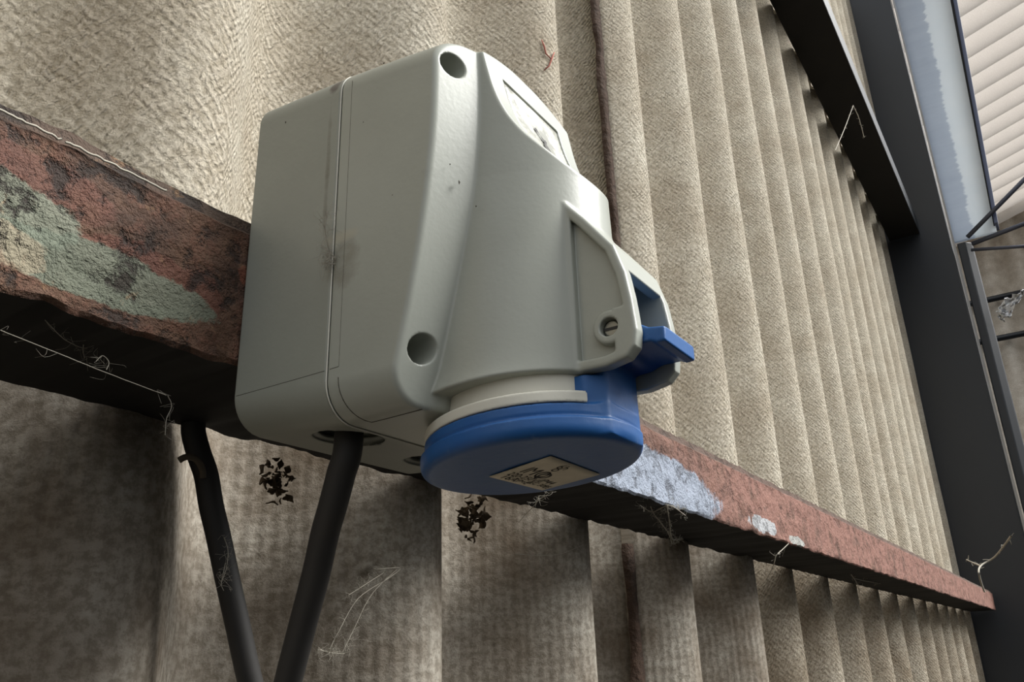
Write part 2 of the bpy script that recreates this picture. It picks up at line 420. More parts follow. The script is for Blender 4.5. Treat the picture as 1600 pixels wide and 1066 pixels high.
# ------------------------------------------------------------------ rails
def rail(x0, x1, zb, zt, y0, y1, mat, name, label, fine=True, flange=.012):
    V = []; F = []; U = []
    prof = [(y1, zb), (y1, zb+flange), (y0+flange, zb+flange), (y0+flange, zt+.007), (y0+.006, zt+.0085), (y0+.0035, zt+.001), (y0, zt-.002)]
    m = 12 if fine else 2
    for j in range(1, m): prof.append((y0, zt-.002-(zt-zb-.004)*j/m))
    prof += [(y0, zb+.002), (y0+.002, zb), (y0+.05, zb)]
    xs = []; x = x0
    while x < x1: xs.append(x); x += .003 + .012*max(0, x-.4) if fine else .3
    xs.append(x1); k = len(prof)
    for x in xs:
        for (y, z) in prof:
            a = .0014*noise.noise(Vector((x*40, y*40, z*60)))+.0010*noise.noise(Vector((x*130, y*130, z*150))) if fine else 0
            edge = .0022*noise.noise(Vector((x*24, 0, 2.0)))+.0016*noise.noise(Vector((x*80, 0, 2.0))) if (fine and (z > zt-.004 or z < zb+.004)) else 0
            V.append((x, y+a, z+edge+a))
    for i in range(len(xs)-1):
        for j in range(k):
            a, b = i*k+j, i*k+(j+1) % k; F.append((a, b, b+k, a+k))
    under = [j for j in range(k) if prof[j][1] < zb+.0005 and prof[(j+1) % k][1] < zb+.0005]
    F.append(tuple(range(k))); F.append(tuple((len(xs)-1)*k+j for j in range(k))[::-1])
    o = link(name, V, F, mat, None, True)
    o.data.materials.append(M_undershade.m); nf_ = len(o.data.polygons)
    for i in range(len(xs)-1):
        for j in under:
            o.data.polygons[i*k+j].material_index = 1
    e = o.modifiers.new('edges', 'EDGE_SPLIT'); e.split_angle = math.radians(42)
    return tag(o, label, 'rail')
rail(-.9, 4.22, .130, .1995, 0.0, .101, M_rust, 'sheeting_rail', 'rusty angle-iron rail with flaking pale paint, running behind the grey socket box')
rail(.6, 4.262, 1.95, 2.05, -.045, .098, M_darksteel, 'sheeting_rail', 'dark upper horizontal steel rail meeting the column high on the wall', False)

# ------------------------------------------------------------------ column, plate, far bay
mb = MB()
mb.box((4.27, .22, -1.2), (4.285, -.168, 3.9)); 
mb.box((4.285, .10, -1.2), (4.50, .088, 3.9)); mb.box((4.285, -.156, -1.2), (4.50, -.168, 3.9))
c_ = mb.build('steel_column', M_darksteel, None, False, .003)
tag(c_, 'dark upright steel column at the right end of the corrugated wall', 'column')
mb = MB(); mb.prism([(4.262, -.169, -1.2), (4.262, -.178, -1.2), (4.27, -.178, -1.2), (4.27, -.169, -1.2)], (0, -.012, 5.0))
e_ = mb.build('flange_lip', simple('worn_steel_edge', (150, 150, 150), .35, .6, .5, 8), c_, False)
mb = MB()
mb.prism([(4.30, -.180, -1.2), (4.30, -.215, -1.2), (4.33, -.245, -1.2), (4.42, -.245, -1.2), (4.42, -.180, -1.2)], (0, -.012, 3.06))
p_ = mb.build('angle_post', M_darksteel, None, False, .004); tag(p_, 'narrow dark steel post standing against the column under the pale plate', 'post')
mb = MB(); mb.prism([(4.295, -.181, 1.87), (4.295, -.370, 1.87), (4.295, -.505, 3.92), (4.295, -.181, 3.92)], (.02, 0, 0))
pl = mb.build('frosted_panel', M_plate, None, False); tag(pl, 'pale blue frosted panel with streaks, above the narrow post beside the column', 'panel')
mb = MB(); mb.prism([(4.26, -.3685, 1.90), (4.26, -.384, 1.90), (4.26, -.522, 3.92), (4.26, -.504, 3.92)], (.10, 0, 0))
mb.build('panel_edge', simple('blue_grey_paint', (96, 106, 136), .5, 0, .3, 12), pl, False)
mb = MB(); mb.prism([(4.25, -.3640, 1.90), (4.25, -.3685, 1.90), (4.25, -.504, 3.92), (4.25, -.487, 3.92)], (.05, 0, 0))
mb.build('panel_gap_dark', simple('black_gap_shade', (20, 20, 24), .9), pl, False)  # black strip put in for the dark gap beside the panel edge

def far_sheet(name, O, A, B, L1, L2, N_, mat, pitch=.249, amp=.03):
    O, A, B, N_ = map(Vector, (O, A, B, N_)); V = []; F = []; U = []
    n = int(L1/.02)
    for i in range(n+1):
        a = L1*i/n; h = amp*math.cos(2*math.pi*a/pitch)
        for j, b in enumerate((0, L2)):
            V.append(O+A*a+B*b+N_*h); U.append((a, b))
    m = len(V)
    V += [v-N_*.012 for v in V]; U += U[:]
    for i in range(n):
        a = i*2; F += [(a, a+2, a+3, a+1), (a+m, a+1+m, a+3+m, a+2+m)]
    F += [(0, 1, 1+m, m), (2*n, 2*n+m, 2*n+1+m, 2*n+1)]
    o = link(name, V, F, mat, None, True, None, U); tag(o, kind='structure'); return o
pt = M_plate.n('ShaderNodeBsdfTranslucent'); pm = M_plate.n('ShaderNodeMixShader'); pm.inputs[0].default_value = .55
pt.inputs[0].default_value = lin(222, 234, 244)
M_plate.l(M_plate.b.inputs['Base Color'].links[0].from_socket, pt.inputs[0])
M_plate.l(M_plate.b.outputs[0], pm.inputs[1]); M_plate.l(pt.outputs[0], pm.inputs[2]); M_plate.l(pm.outputs[0], M_plate.t.nodes['Material Output'].inputs[0])
M_gable = cement('fibre_cement_gable', (235, 228, 216), (200, 190, 176), .0, 0, .3)
M_roof = cement('translucent_roof_sheet', (240, 236, 230), (216, 210, 202), 0, 0, .12)
tr = M_roof.n('ShaderNodeBsdfTranslucent'); ms = M_roof.n('ShaderNodeMixShader'); ms.inputs[0].default_value = .7
tr.inputs[0].default_value = lin(232, 228, 224)
M_roof.l(M_roof.b.outputs[0], ms.inputs[1]); M_roof.l(tr.outputs[0], ms.inputs[2])
M_roof.l(ms.outputs[0], M_roof.t.nodes['Material Output'].inputs[0])
far_sheet('wall_far', (9.0, .20, -1.2), (0, -1, 0), (0, 0, 1), 2.6, 5.62, (-1, 0, 0), M_gable, .249, .05)
sl = Vector((0, -1, .3)).normalized()
far_sheet('ceiling', (4.55, .20, 4.03+.3*(-.486-.20)), (1, 0, 0), sl, 4.5, 1.5, (0, .3, 1), M_roof, .249, .06)
def pipe(name, a, b, r, mat, label, cat, group=None):
    mb = MB(); mb.tube([a, Vector(a).lerp(Vector(b), .5), b], r, 10); return tag(mb.build(name, mat), label, cat, group)
pipe('steel_pipe', (8.88, .12, 3.17), (8.88, -1.6, 3.17), .03, M_darksteel, 'upper of two dark horizontal pipes on the far corrugated gable wall', 'pipe')
pipe('steel_pipe', (8.88, .12, 2.76), (8.88, -1.6, 2.76), .03, M_darksteel, 'lower of two dark horizontal pipes on the far corrugated gable wall', 'pipe')
J = Vector((4.235, -.245, 1.852))
pipe('bracing_rod', J, (4.235, -.66, 2.165), .011, M_rod, 'steepest of three thin steel rods fanning out below the pale plate', 'rod')
pipe('bracing_rod', J+Vector((.03, -.01, -.028)), (4.285, -.70, 1.90), .011, M_rod, 'middle one of three thin steel rods fanning out below the pale plate', 'rod')
pipe('bracing_rod', J+Vector((.03, 0, -.058)), (4.285, -.62, 1.72), .008, M_rod, 'lowest and thinnest of three rods fanning out below the pale plate', 'rod')
# torn plastic caught beside the post
r = random.Random(5); V = []; F = []; n = 14
for i in range(n+1):
    for j in range(n+1):
        a, b = i/n, j/n
        q = Vector((a*4, b*4, 1.7))
        V.append((4.30+.05*noise.noise(q*1.6), -.285-.125*a+.02*noise.noise(q*2.3+Vector((5, 0, 0))), 1.475+.085*(a-.3)+(b-.5)*.075*(.6+.5*math.sin(a*5))+.022*noise.noise(q*2+Vector((0, 9, 0)))))
for i in range(n):
    for j in range(n):
        if r.random() < .88: F.append((i*(n+1)+j, (i+1)*(n+1)+j, (i+1)*(n+1)+j+1, i*(n+1)+j+1))
bag = link('plastic_scrap', V, F, M_bag, None, True)
so = bag.modifiers.new('thickness', 'SOLIDIFY'); so.thickness = .001
tag(bag, 'torn scrap of white plastic film caught beside the post at far right', 'plastic scrap')

# ------------------------------------------------------------------ the socket box
root = empty('power_socket', (.300, 0, .098), 'grey plastic industrial socket with blue round hinged lid mounted on the rusty rail', 'socket')
def lerp(x, a, b): return np.interp(x, a, b)
def outline(u, w, z):
    hw = lerp(w, [0, .06, .12], [.0683, .0667, .0632]); zt = lerp(w, [0, .06, .09, .115], [.2783, .2746, .2722, .2695]); zb = lerp(w, [0, .06, .12], [.0990, .0948, .0962])
    r_ = .0165; zc = (zt+zb)/2; hz = (zt-zb)/2
    qx = np.abs(u)-(hw-r_); qz = np.abs(z-zc)-(hz-r_)
    return np.sqrt(np.maximum(qx, 0)**2+np.maximum(qz, 0)**2)+np.minimum(np.maximum(qx, qz), 0)-r_
def thread(z, r_): return r_-.0020*np.clip(np.abs(((z-.0955)/.0046) % 1-.5)*4-.6, 0, 1)
def f_base(u, w, z):
    d = outline(u, w, z)
    d = smax(d, w-.0570, .0012); d = smax(d, -w+.0005, .001)
    for hx, hr in ((-.032, .0172), (.032, .0172)):
        hole = np.maximum(np.sqrt((u-hx)**2+(w-.0390)**2)-thread(z, hr), z-.125)
        d = smax(d, -hole, .0006)
    return d
W0z = [.095, .105, .12, .137, .157, .179, .194, .214, .244, .268]; W0 = [.0905, .0925, .0958, .0994, .1038, .1077, .1093, .1108, .1120, .1122]
ZL = [.19, .197, .203, .208, .2135, .222, .234, .2476, .2615, .272, .285]; CW = [.174, .1625, .1555, .1505, .1455, .1385, .1318, .1272, .1242, .1222, .1195]
GUS = [(.10, .1852), (.1517, .1852), (.1605, .1746), (.1671, .1657), (.173, .1578), (.1771, .1446), (.1788, .133), (.180, .1186), (.1790, .1120), (.175, .1081), (.1654, .1062), (.1468, .1067), (.10, .1067)]
_pw = np.polyfit([.095, .105, .12, .137, .157, .179, .194, .214, .244, .268], W0, 3); W0z = np.linspace(.09, .29, 81); W0 = np.polyval(_pw, W0z)
def pchip(x, X, Y):
    X = np.array(X, float); Y = np.array(Y, float); h = np.diff(X); d = np.diff(Y)/h
    m = np.zeros(len(X)); m[0] = d[0]; m[-1] = d[-1]
    for i in range(1, len(X)-1):
        m[i] = 0 if d[i-1]*d[i] <= 0 else 2*d[i-1]*d[i]/(d[i-1]+d[i])
    k = np.clip(np.searchsorted(X, x)-1, 0, len(h)-1); t = (x-X[k])/h[k]
    return (2*t**3-3*t*t+1)*Y[k]+(t**3-2*t*t+t)*h[k]*m[k]+(3*t*t-2*t**3)*Y[k+1]+(t**3-t*t)*h[k]*m[k+1]
_zz = np.linspace(.19, .285, 96); CW = pchip(_zz, ZL, CW); ZL = _zz
def hoodr(z): return .0425+.0035*np.clip((.20-z)/.095, 0, 1)+.0022*np.exp(-np.maximum(z-.103, 0)/.006)
def f_hood(u, w, z):
    ru = hoodr(z); rw = .0500+.0012*np.clip((.2-z)/.09, 0, 1)
    d = (np.sqrt((u/ru)**2+((w-.1085)/rw)**2+1e-9)-1)*np.minimum(ru, rw)
    cw = lerp(z, ZL, CW)
    d = smax(d, (w-cw)*.72, .0012)
    d = smax(d, (.1035+.08*(w-.116))-z, .0015)
    return np.maximum(d, .07-w)
def f_cover(u, w, z):
    a = np.abs(u)
    d = outline(u, w, z)
    wf = lerp(z, W0z, W0)+.38*(.063-a)
    wf = np.where(a < .040, lerp(z, W0z, W0)+.38*.023, wf)
    d = smax(d, (w-wf)*.93, .0022)
    hood = smax(f_hood(u, w, z), z-(.2778-.0105*(u/.045)**2), .0015)
    d = smin(d, hood, .0010)
    # hinge bracket: two cheeks, front web, open slot
    dp = poly_sdf(w, z, GUS)
    cheek = smax(dp, a-.0228, .0018)
    d2 = smin(d, cheek, .0014)
    pin = np.sqrt((w-.1681)**2+(z-.1224)**2)
    keep = np.minimum(pin-.0072, np.maximum(.1700-w, z-.1300))
    hoodw = .1085+.0505*np.sqrt(np.clip(1-(.0228/.0425)**2, 0, 1))
    reg = smax(dp+.0044, -keep, .0012)
    reg = smax(reg, hoodw+.0025-w, .001)
    rec = np.maximum(reg, .0192-a)
    d2 = smax(d2, -rec, .0012)
    slot = np.minimum(np.maximum(z-.1470, .1500-w), np.maximum(dp+.0048, .1180-w))
    slot = np.maximum(slot, a-.0160)
    d2 = smax(d2, -slot, .0010)
    bore = np.maximum(pin-.0040, .0170-a); d2 = smax(d2, -bore, .0005)
    # screw wells
    for hz in (.1195, .2545):
        h = np.maximum(np.sqrt((a-.0545)**2+(z-hz)**2)-.0063, .062-w); d2 = smax(d2, -h, .0008)
    # shallow label recess in the slanted facet
    cw = lerp(z, ZL, CW)
    lab = np.maximum(np.maximum(a-(.026-.0*z), np.abs(z-.2375)-.0235), cw-.0012-w)
    lab = np.maximum(lab, (np.sqrt((u/(hoodr(z)-.010))**2+((w-.1085)/.0445)**2)-1)*.04)
    d2 = smax(d2, -lab, .0005)
    d2 = smax(d2, .0578-w, .0010)
    # mould step under the corner post
    g = np.abs(np.sqrt((a-.0475)**2+(z-.1095)**2)-.0)-.0
    return d2
def f_collar(u, w, z):
    h = (z-.080)-.08*(w-.116); rho = np.sqrt(u*u+(w-.116)**2)
    neck = np.maximum(rho-.0405+.0*h, np.maximum(.0100-h, h-.032))
    ring = smax(rho-.0465, np.maximum(.0098-h, h-.0148), .0010)
    gap = np.maximum(np.abs(u)-.0225, .116-w)
    ring = np.maximum(ring, -gap)
    d = smin(neck, ring, .0008)
    return np.maximum(d, rho*0+.0100-h)
def f_lid(u, w, z):
    h = (z-.080)-.08*(w-.116); rho = np.sqrt(u*u+(w-.116)**2)
    d = smax(smax(rho-.0482, -.0040-h, .0052), h-.0096, .0005)
    d = smax(d, rho-.0464-.0022*np.clip((.0046-h)/.0012, 0, 1), .0006)
    groove = np.sqrt((rho-.0472)**2+(h-.0048)**2)-.0010; d = smax(d, -groove, .0008)
    dish = np.sqrt(rho**2+(h+.0940)**2)-.0903; d = smax(d, -dish, .0015)
    arm = np.maximum(np.abs(u)-.0212, np.maximum(np.maximum(w-.1618, .1440-w), np.maximum(-.0015-h, z-.1200)))
    chm = (np.abs(u)-.0160+(w-.1545))*.7071-.0040
    arm = smax(arm, chm, .0012)
    inn = (np.abs(u) > .0155) & (z > .1055)
    arm = np.where(inn, np.maximum(arm, (np.abs(u)-.0155)), arm)
    d = smin(d, arm, .0022)
    pin = np.sqrt((w-.1675)**2+(z-.1215)**2)
    bar = smax(pin-.0085, np.abs(u)-.0153, .001)
    d = smin(d, bar, .002)
    pts = [(.160, .1285), (.168, .1300), (.1765, .1245), (.1818, .1212), (.1888, .1200), (.1885, .1140), (.1850, .1138), (.1825, .1150), (.172, .1150), (.160, .1120)]
    tp = poly_sdf(w, z, pts)
    bow = .0025*np.clip(1-(u/.016)**2, 0, 1)
    tab = smax(np.maximum(tp, w-.1885-bow*.4), np.abs(u)-.0158, .0012)
    return smin(d, tab, .0012)
SQ = .0008
base = sdf_object('back_box', f_base, (-.072, -.002, .090), (.072, .060, .282), .001, M_base, root)
cover = sdf_object('cover', f_cover, (-.072, .055, .090), (.072, .186, .276), SQ, M_cover, root)
collar = sdf_object('socket_collar', f_collar, (-.050, .066, .084), (.050, .166, .116), SQ, M_collar, root)
lid = sdf_object('hinged_lid', f_lid, (-.052, .064, .070), (.052, .194, .134), SQ*.9, M_blue, root)
collar['label'] = 'pale grey ring around the socket mouth'; lid['label'] = 'blue round hinged lid with lifting tab'
# hinge screw ends
for s_ in (-1, 1):
    x = XC+s_*.0195; mb = MB()
    mb.tube([(x-s_*.004, -.1681, .1224), (x, -.1681, .1224), (x+s_*.0004, -.1681, .1224)], [.0036, .0036, .0030], 24)
    hs = mb.build('hinge_screw', M_screw, root, True)
    e = hs.modifiers.new('es', 'EDGE_SPLIT')
    mb = MB(); mb.box((x+s_*.0003-.0003, -.1681-.0034, .1224-.0006), (x+s_*.0003+.0003, -.1681+.0034, .1224+.0006))
    mb.build('screw_slot', M_rubber, hs, False)
# cover screws deep in the wells
for a_ in (-1, 1):
    for hz in (.1195, .2545):
        mb = MB(); c0 = Vector((XC+a_*.0545, -.0635, hz)); d_ = Vector((0, -1, 0)); L = .034 if hz > .2 else .004
        mb.tube([c0, c0+d_*L, c0+d_*(L+.0006)], [.0052, .0052, .0044], 20)
        sw = mb.build('cover_screw', M_screw, root, True); sw.modifiers.new('es', 'EDGE_SPLIT')
        c1 = c0+d_*(L+.0006); mb = MB()
        mb.box((c1.x-.0040, c1.y-.0004, c1.z-.0006), (c1.x+.0040, c1.y+.0004, c1.z+.0006))
        mb.build('screw_slot', M_rubber, sw, False)
# sticker under the lid
def paper():
    m = Mat('sticker_paper', .6); n = m.noise(120, 4, .6)
    m.color(m.mix(n, lin(190, 180, 158), lin(212, 204, 186))); return m
M_paper = paper(); M_ink = simple('black_ink', (40, 36, 30), .7, 0, .3, 300, 0)
def lidpt(x, y, off=0.0):
    rho = math.hypot(x-XC, y+.116); h = -math.sqrt(.0903**2-rho**2)*-1-.0940
    h = max(-.0040, h) if rho < .046 else -.0040
    w_ = -y; return Vector((x, y, .080+.08*(w_-.116)+h-off))
q4 = [Vector((.2925, -.0985)), Vector((.2870, -.1330)), Vector((.3325, -.1318)), Vector((.3350, -.0995))]
def stk(s, t):  # s along text, t up the text
    a = q4[0].lerp(q4[3], s); b = q4[1].lerp(q4[2], s); p = a.lerp(b, t); return p
def patch(s0, t0, s1, t1, off, thick, n=8):
    V = []; F = []
    for i in range(n+1):
        for j in range(n+1):
            p = stk(s0+(s1-s0)*i/n, t0+(t1-t0)*j/n); V.append(lidpt(p.x, p.y, off))
    m_ = len(V); V += [v+Vector((0, 0, -thick)) for v in V]
    for i in range(n):
        for j in range(n):
            a = i*(n+1)+j; F.append((a, a+1, a+n+2, a+n+1)); F.append((a+m_, a+n+1+m_, a+n+2+m_, a+1+m_))
    for i in range(n):
        for a, b in ((i, i+1), (n*(n+1)+i+1, n*(n+1)+i)): F.append((a, a+m_, b+m_, b))
        for a, b in (((i+1)*(n+1), i*(n+1)), (i*(n+1)+n, (i+1)*(n+1)+n)): F.append((a, a+m_, b+m_, b))
    return V, F
mb = MB(); mb.add(*patch(0, 0, 1, 1, .0003, .0003)); st = mb.build('rating_sticker', M_paper, lid, True)
st['label'] = 'small cream printed sticker on the blue lid'
def text_mesh(body, size):
    cu = bpy.data.curves.new('t', 'FONT'); cu.body = body; cu.size = size; cu.extrude = .00001; cu.align_x = 'LEFT'
    ob = bpy.data.objects.new('t', cu); col.objects.link(ob)
    dg = bpy.context.evaluated_depsgraph_get(); me = bpy.data.meshes.new_from_object(ob.evaluated_get(dg))
    V = [v.co.copy() for v in me.vertices]; F = [tuple(p.vertices) for p in me.polygons]
    bpy.data.objects.remove(ob); bpy.data.curves.remove(cu); bpy.data.meshes.remove(me); return V, F
mb = MB()
def put_text(body, s0, t0, size, sx=1.0):
    V, F = text_mesh(body, 1.0)
    out = []
    for v in V:
        p = stk(s0+v.x*size*sx, t0+v.y*size*1.33); q = lidpt(p.x, p.y, .0007); q.z += -v.z*0; out.append(q)
    mb.add(out, F)
put_text('IMQ', .13, .37, .27, .80); put_text('220-250V~', .08, .21, .13); put_text('16A', .10, .06, .16); put_text('2P+E', .32, .06, .13)
put_text('IP44', .60, .26, .15); put_text('IEC 309', .55, .12, .11, 1.0); put_text('CE', .86, .10, .12, .7); put_text('6h', .34, .78, .17)
# ring mark beside the letters
for cx, cy, r_ in ((.50, .47, .085), (.42, .72, .045)):
    V = []; F = []; n = 24
    for i in range(n):
        a = 2*math.pi*i/n
        for q in (r_, r_*.62):
            p = stk(cx+q*math.cos(a), cy+q*1.33*math.sin(a)); V.append(lidpt(p.x, p.y, .0007))
    for i in range(n): F.append((2*i, 2*i+1, (2*i+3) % (2*n), (2*i+2) % (2*n)))
    mb.add(V, F)
mb.build('sticker_print', M_ink, st, False)
# label plate in the recess of the slanted facet
def facet(x, z, off):
    return Vector((x, -(np.interp(z, ZL, CW)-.0012)-off*.75, z+off*.6))
def label_mat():
    m = Mat('scuffed_label', .25); n = m.noise(40, 6, .7); n2 = m.noise(150, 4, .6)
    c = m.mix(m.ramp(n, [(.42, (0, 0, 0, 1)), (.6, (1, 1, 1, 1))]), lin(150, 150, 140), lin(224, 224, 214))
    m.color(m.mix(m.math('MULTIPLY', m.ramp(n2, [(.6, (0, 0, 0, 1)), (.7, (1, 1, 1, 1))]), .5), c, lin(110, 104, 90))); m.bump(n, .5, .002); return m
V = []; F = []; n = 20; ZA, ZB = .2150, .2600
def halfw(z):
    wv = np.interp(z, ZL, CW)-.0012; t = 1-((wv-.1085)/.0445)**2
    return min(.0255, max(.002, (float(hoodr(z))-.0105)*math.sqrt(max(t, 0))))
for i in range(n+1):
    z = ZA+(ZB-ZA)*i/n; hw_ = halfw(z)
    for j in range(11): V.append(facet(XC-hw_+2*hw_*j/10, z, .0004))
for i in range(n):
    for j in range(10): a = i*11+j; F.append((a, a+1, a+12, a+11))
lp = link('label_plate', V, F, label_mat(), cover, True); so = lp.modifiers.new('thick', 'SOLIDIFY'); so.thickness = .0003
lp['label'] = 'scuffed off-white label on the slanted top'
mb = MB()
for pts, wd in (([(-.004, .2440), (.002, .2360), (.000, .2270), (.006, .2200)], .0030), ([(.004, .2400), (-.002, .2320), (-.006, .2240)], .0018), ([(.006, .2300), (.002, .2240), (.004, .2180)], .0014)):
    P_ = spline([(a, 0, b) for a, b in pts], 6); V = []; F = []
    for i, p in enumerate(P_):
        t = (P_[min(i+1, len(P_)-1)]-P_[max(i-1, 0)]).normalized(); nn = Vector((-t.z, 0, t.x)); ww = wd*(.7+.5*math.sin(i*1.7))*.5
        V += [facet(XC+p.x+nn.x*ww, p.z+nn.z*ww, .0011), facet(XC+p.x-nn.x*ww, p.z-nn.z*ww, .0011)]
    for i in range(len(P_)-1): F.append((2*i, 2*i+1, 2*i+3, 2*i+2))
    mb.add(V, F)
mb.build('printed_emblem', M_ink, lp, False)

# ------------------------------------------------------------------ cable
pts = [(.2665, -.0395, .124), (.2665, -.039, .0922), (.2679, -.034, .0808), (.2716, -.026, .0678), (.2764, -.017, .0569), (.2824, -.006, .0390), (.2881, .007, .0170), (.2934, .020, -.0069),
       (.2979, .028, -.0194), (.306, .045, -.045), (.318, .062, -.085), (.333, .076, -.112), (.350, .084, -.112), (.358, .088, -.090), (.350, .087, -.055), (.3346, .086, -.0218), (.3269, .086, -.0073), (.3165, .087, .0209),
       (.3071, .088, .0465), (.2988, .089, .0700), (.2935, .090, .0847), (.2890, .091, .1009), (.2837, .092, .1121), (.2800, .0935, .1228), (.2790, .0938, .1295)]
mb = MB(); mb.tube(spline(pts, 6), [.0066]*(6*24+1), 20)
cab = mb.build('power_cable', M_rubber, None); tag(cab, 'thick black rubber cable hanging from the underside of the grey socket box', 'cable')
# small bent hook beside the cable
mb = MB(); mb.tube(spline([(.2690, .0885, .1055), (.2715, .086, .1075), (.2765, .0845, .1070), (.2815, .085, .1025), (.2835, .086, .0980)], 5), .0018, 8)
tag(mb.build('wire_hook', simple('dull_wire', (96, 86, 70), .7), None), 'short bent wire end against the cable below the rail', 'wire')

# ------------------------------------------------------------------ debris and cobwebs
def clump(center, size, n, label, seed, squash=(1, .5, 1)):
    r = random.Random(seed); mb = MB()
    for k in range(n):
        c = Vector(center)+Vector((r.gauss(0, 1)*size*squash[0], r.gauss(0, 1)*size*squash[1]*.6, r.gauss(0, 1)*size*squash[2]))
        L = size*r.uniform(.4, 1.3); wd = L*r.uniform(.3, .8)
        q = Matrix.Rotation(r.uniform(0, 6.28), 3, 'Z') @ Matrix.Rotation(r.uniform(-1.5, 1.5), 3, 'X') @ Matrix.Rotation(r.uniform(0, 6.28), 3, 'Y')
        V = []; F = []
        for i in range(7):
            t = i/6; hw_ = wd*math.sin(math.pi*min(.97, t+.05))*.5*(1+.3*r.uniform(-1, 1))
            for s_ in (-1, -.4, .4, 1): V.append(c+q @ Vector((L*(t-.5), s_*hw_, .25*wd*abs(s_)+.12*L*math.sin(t*5+k))))
        for i in range(6):
            for j in range(3): a = i*4+j; F.append((a, a+1, a+5, a+4))
        mb.add(V, F)
    o = mb.build('leaf_litter', M_leaf, None); so = o.modifiers.new('thick', 'SOLIDIFY'); so.thickness = .0004
    return tag(o, label, 'debris')
clump((.352, .105, .110), .0070, 46, 'dark clump of dead leaf litter caught in web left of the cable top', 3)
clump((.572, .112, .112), .0095, 50, 'dark crumbly litter clump on the wall below the blue lid', 4)
def onwall(x, z): return Vector((x, wall_y(x)-.004, z))
def web(strands, label, r_=.00032, group=None, sag=.1, fuzz=0, seed=1, fs=1.0):
    r_ *= .6
    mb = MB(); rr = random.Random(seed)
    for st_ in strands:
        P_ = spline(st_, 6)
        P_ = [p+Vector((rr.gauss(0, 1), rr.gauss(0, 1), rr.gauss(0, 1)))*.0003*sag for p in P_]
        mb.tube(P_, r_, 5, False)
        for k in range(fuzz):
            a = rr.choice(P_); q = a+Vector((rr.gauss(0, 1), rr.gauss(0, 1), rr.gauss(0, 1)))*.0035*fs
            m_ = a.lerp(q, .5)+Vector((rr.gauss(0, 1), rr.gauss(0, 1), rr.gauss(0, 1)))*.0022*fs
            mb.tube(spline([a, m_, q], 3), r_*.3, 3, False)
    return tag(mb.build('cobweb', M_thread, None), label, 'cobweb', group)
CAMP = Vector((0, -.30, 0))
def px(u, v, y):
    d = R @ np.array((u-800, v-533, FPX)); t = (y+.30)/d[1]; return Vector((d[0]*t, y, d[2]*t))
web([[px(0, 516, .012), px(90, 552, .012), px(180, 588, .012), px(260, 618, .012)], [px(150, 565, .012), px(160, 556, .012), px(170, 566, .012), px(166, 578, .012)], [px(262, 618, .012), px(268, 635, .013), px(260, 655, .014), px(258, 680, .015)]],
    'long cobweb strand crossing the black shadow under the rail at left', .0003, fuzz=10, seed=2)
web([[Vector((x, -.0012, .1995)) for x in (.108, .118, .128, .137)], [Vector((x, -.0014, .1993)) for x in (.139, .15, .16, .172, .185)]],
    'bright thread painting in the white highlight along the top edge of the rusty rail', .0009, sag=.6, seed=3)  # pale strands stand in for the white highlight on the rail edge
web([[px(505, 385, -.056), px(515, 400, -.058), px(508, 410, -.057), px(530, 412, -.06), px(548, 402, -.062), px(562, 385, -.064), px(568, 372, -.065)], [px(512, 330, -.058), px(508, 360, -.057), px(515, 392, -.057), px(524, 404, -.059)]],
    'dusty cobweb tuft stuck to the side of the grey box', .00035, fuzz=60, seed=4)
web([[px(590, 890, .085), px(625, 888, .084), px(605, 905, .084), px(560, 935, .085), px(530, 985, .088), px(515, 1015, .09)], [px(620, 890, .084), px(580, 930, .086), px(552, 985, .088), px(535, 1020, .09)], [px(600, 895, .084), px(545, 930, .086)], [px(500, 1016, .09), px(520, 1021, .09), px(538, 1022, .09)]],
    'pale feathery cobweb on the lower wall right of the cable', .0004, fuzz=60, seed=5)
web([[px(842, 775, -.03), px(835, 790, .0), px(820, 805, .03), px(812, 815, .05)], [px(860, 770, -.03), px(845, 780, -.01), px(838, 786, .0)]], 'short cobweb hanging below the blue lid', .00035, fuzz=14, seed=6)
web([[px(1010, 770, .0), px(1020, 800, .02), px(1035, 820, .03), px(1045, 835, .04), px(1050, 850, .05)], [px(1000, 790, .01), px(1020, 800, .02), px(1045, 790, .0), px(1070, 805, .0)], [px(1042, 790, 0), px(1046, 815, .02), px(1050, 842, .04), px(1062, 843, .04)]],
    'tangled cobweb under the rail below its pale painted patch', .0007, fuzz=60, seed=7)
web([[px(1212, 868, .0), px(1208, 885, .03), px(1198, 905, .06)], [px(1232, 850, 0), px(1215, 866, .0)]], 'single cobweb wisp hanging from the rail at right of the pale patches', .0009, fuzz=10, seed=8)
web([[px(1580, 838, -.25), px(1555, 870, -.22), px(1532, 885, -.2), px(1530, 900, -.2), px(1538, 925, -.18)], [px(1510, 875, -.1), px(1532, 885, -.2)]], 'cobweb strung across the column beside the end of the rusty rail', .0022, fuzz=8, seed=9)
web([[px(1305, 235, -.07), px(1320, 200, -.068), px(1333, 165, -.062)], [px(1333, 165, -.062), px(1342, 185, -.06), px(1350, 215, -.058)]], 'cobweb strands beside the dark upper rail near the column', .0016, fuzz=20, seed=10)
web([[px(805, 866, .09), px(840, 868, .09), px(875, 866, .09), px(910, 852, .09)], [px(842, 868, .09), px(845, 876, .09)]], 'thin horizontal cobweb thread across the wall below the rail', .0004, fuzz=4, seed=11)
web([[px(350, 840, .080), px(356, 860, .079), px(354, 885, .079), px(348, 905, .079)], [px(352, 880, .079), px(345, 915, .08)]], 'small cobweb clinging to the left run of the cable', .0004, fuzz=18, seed=12)
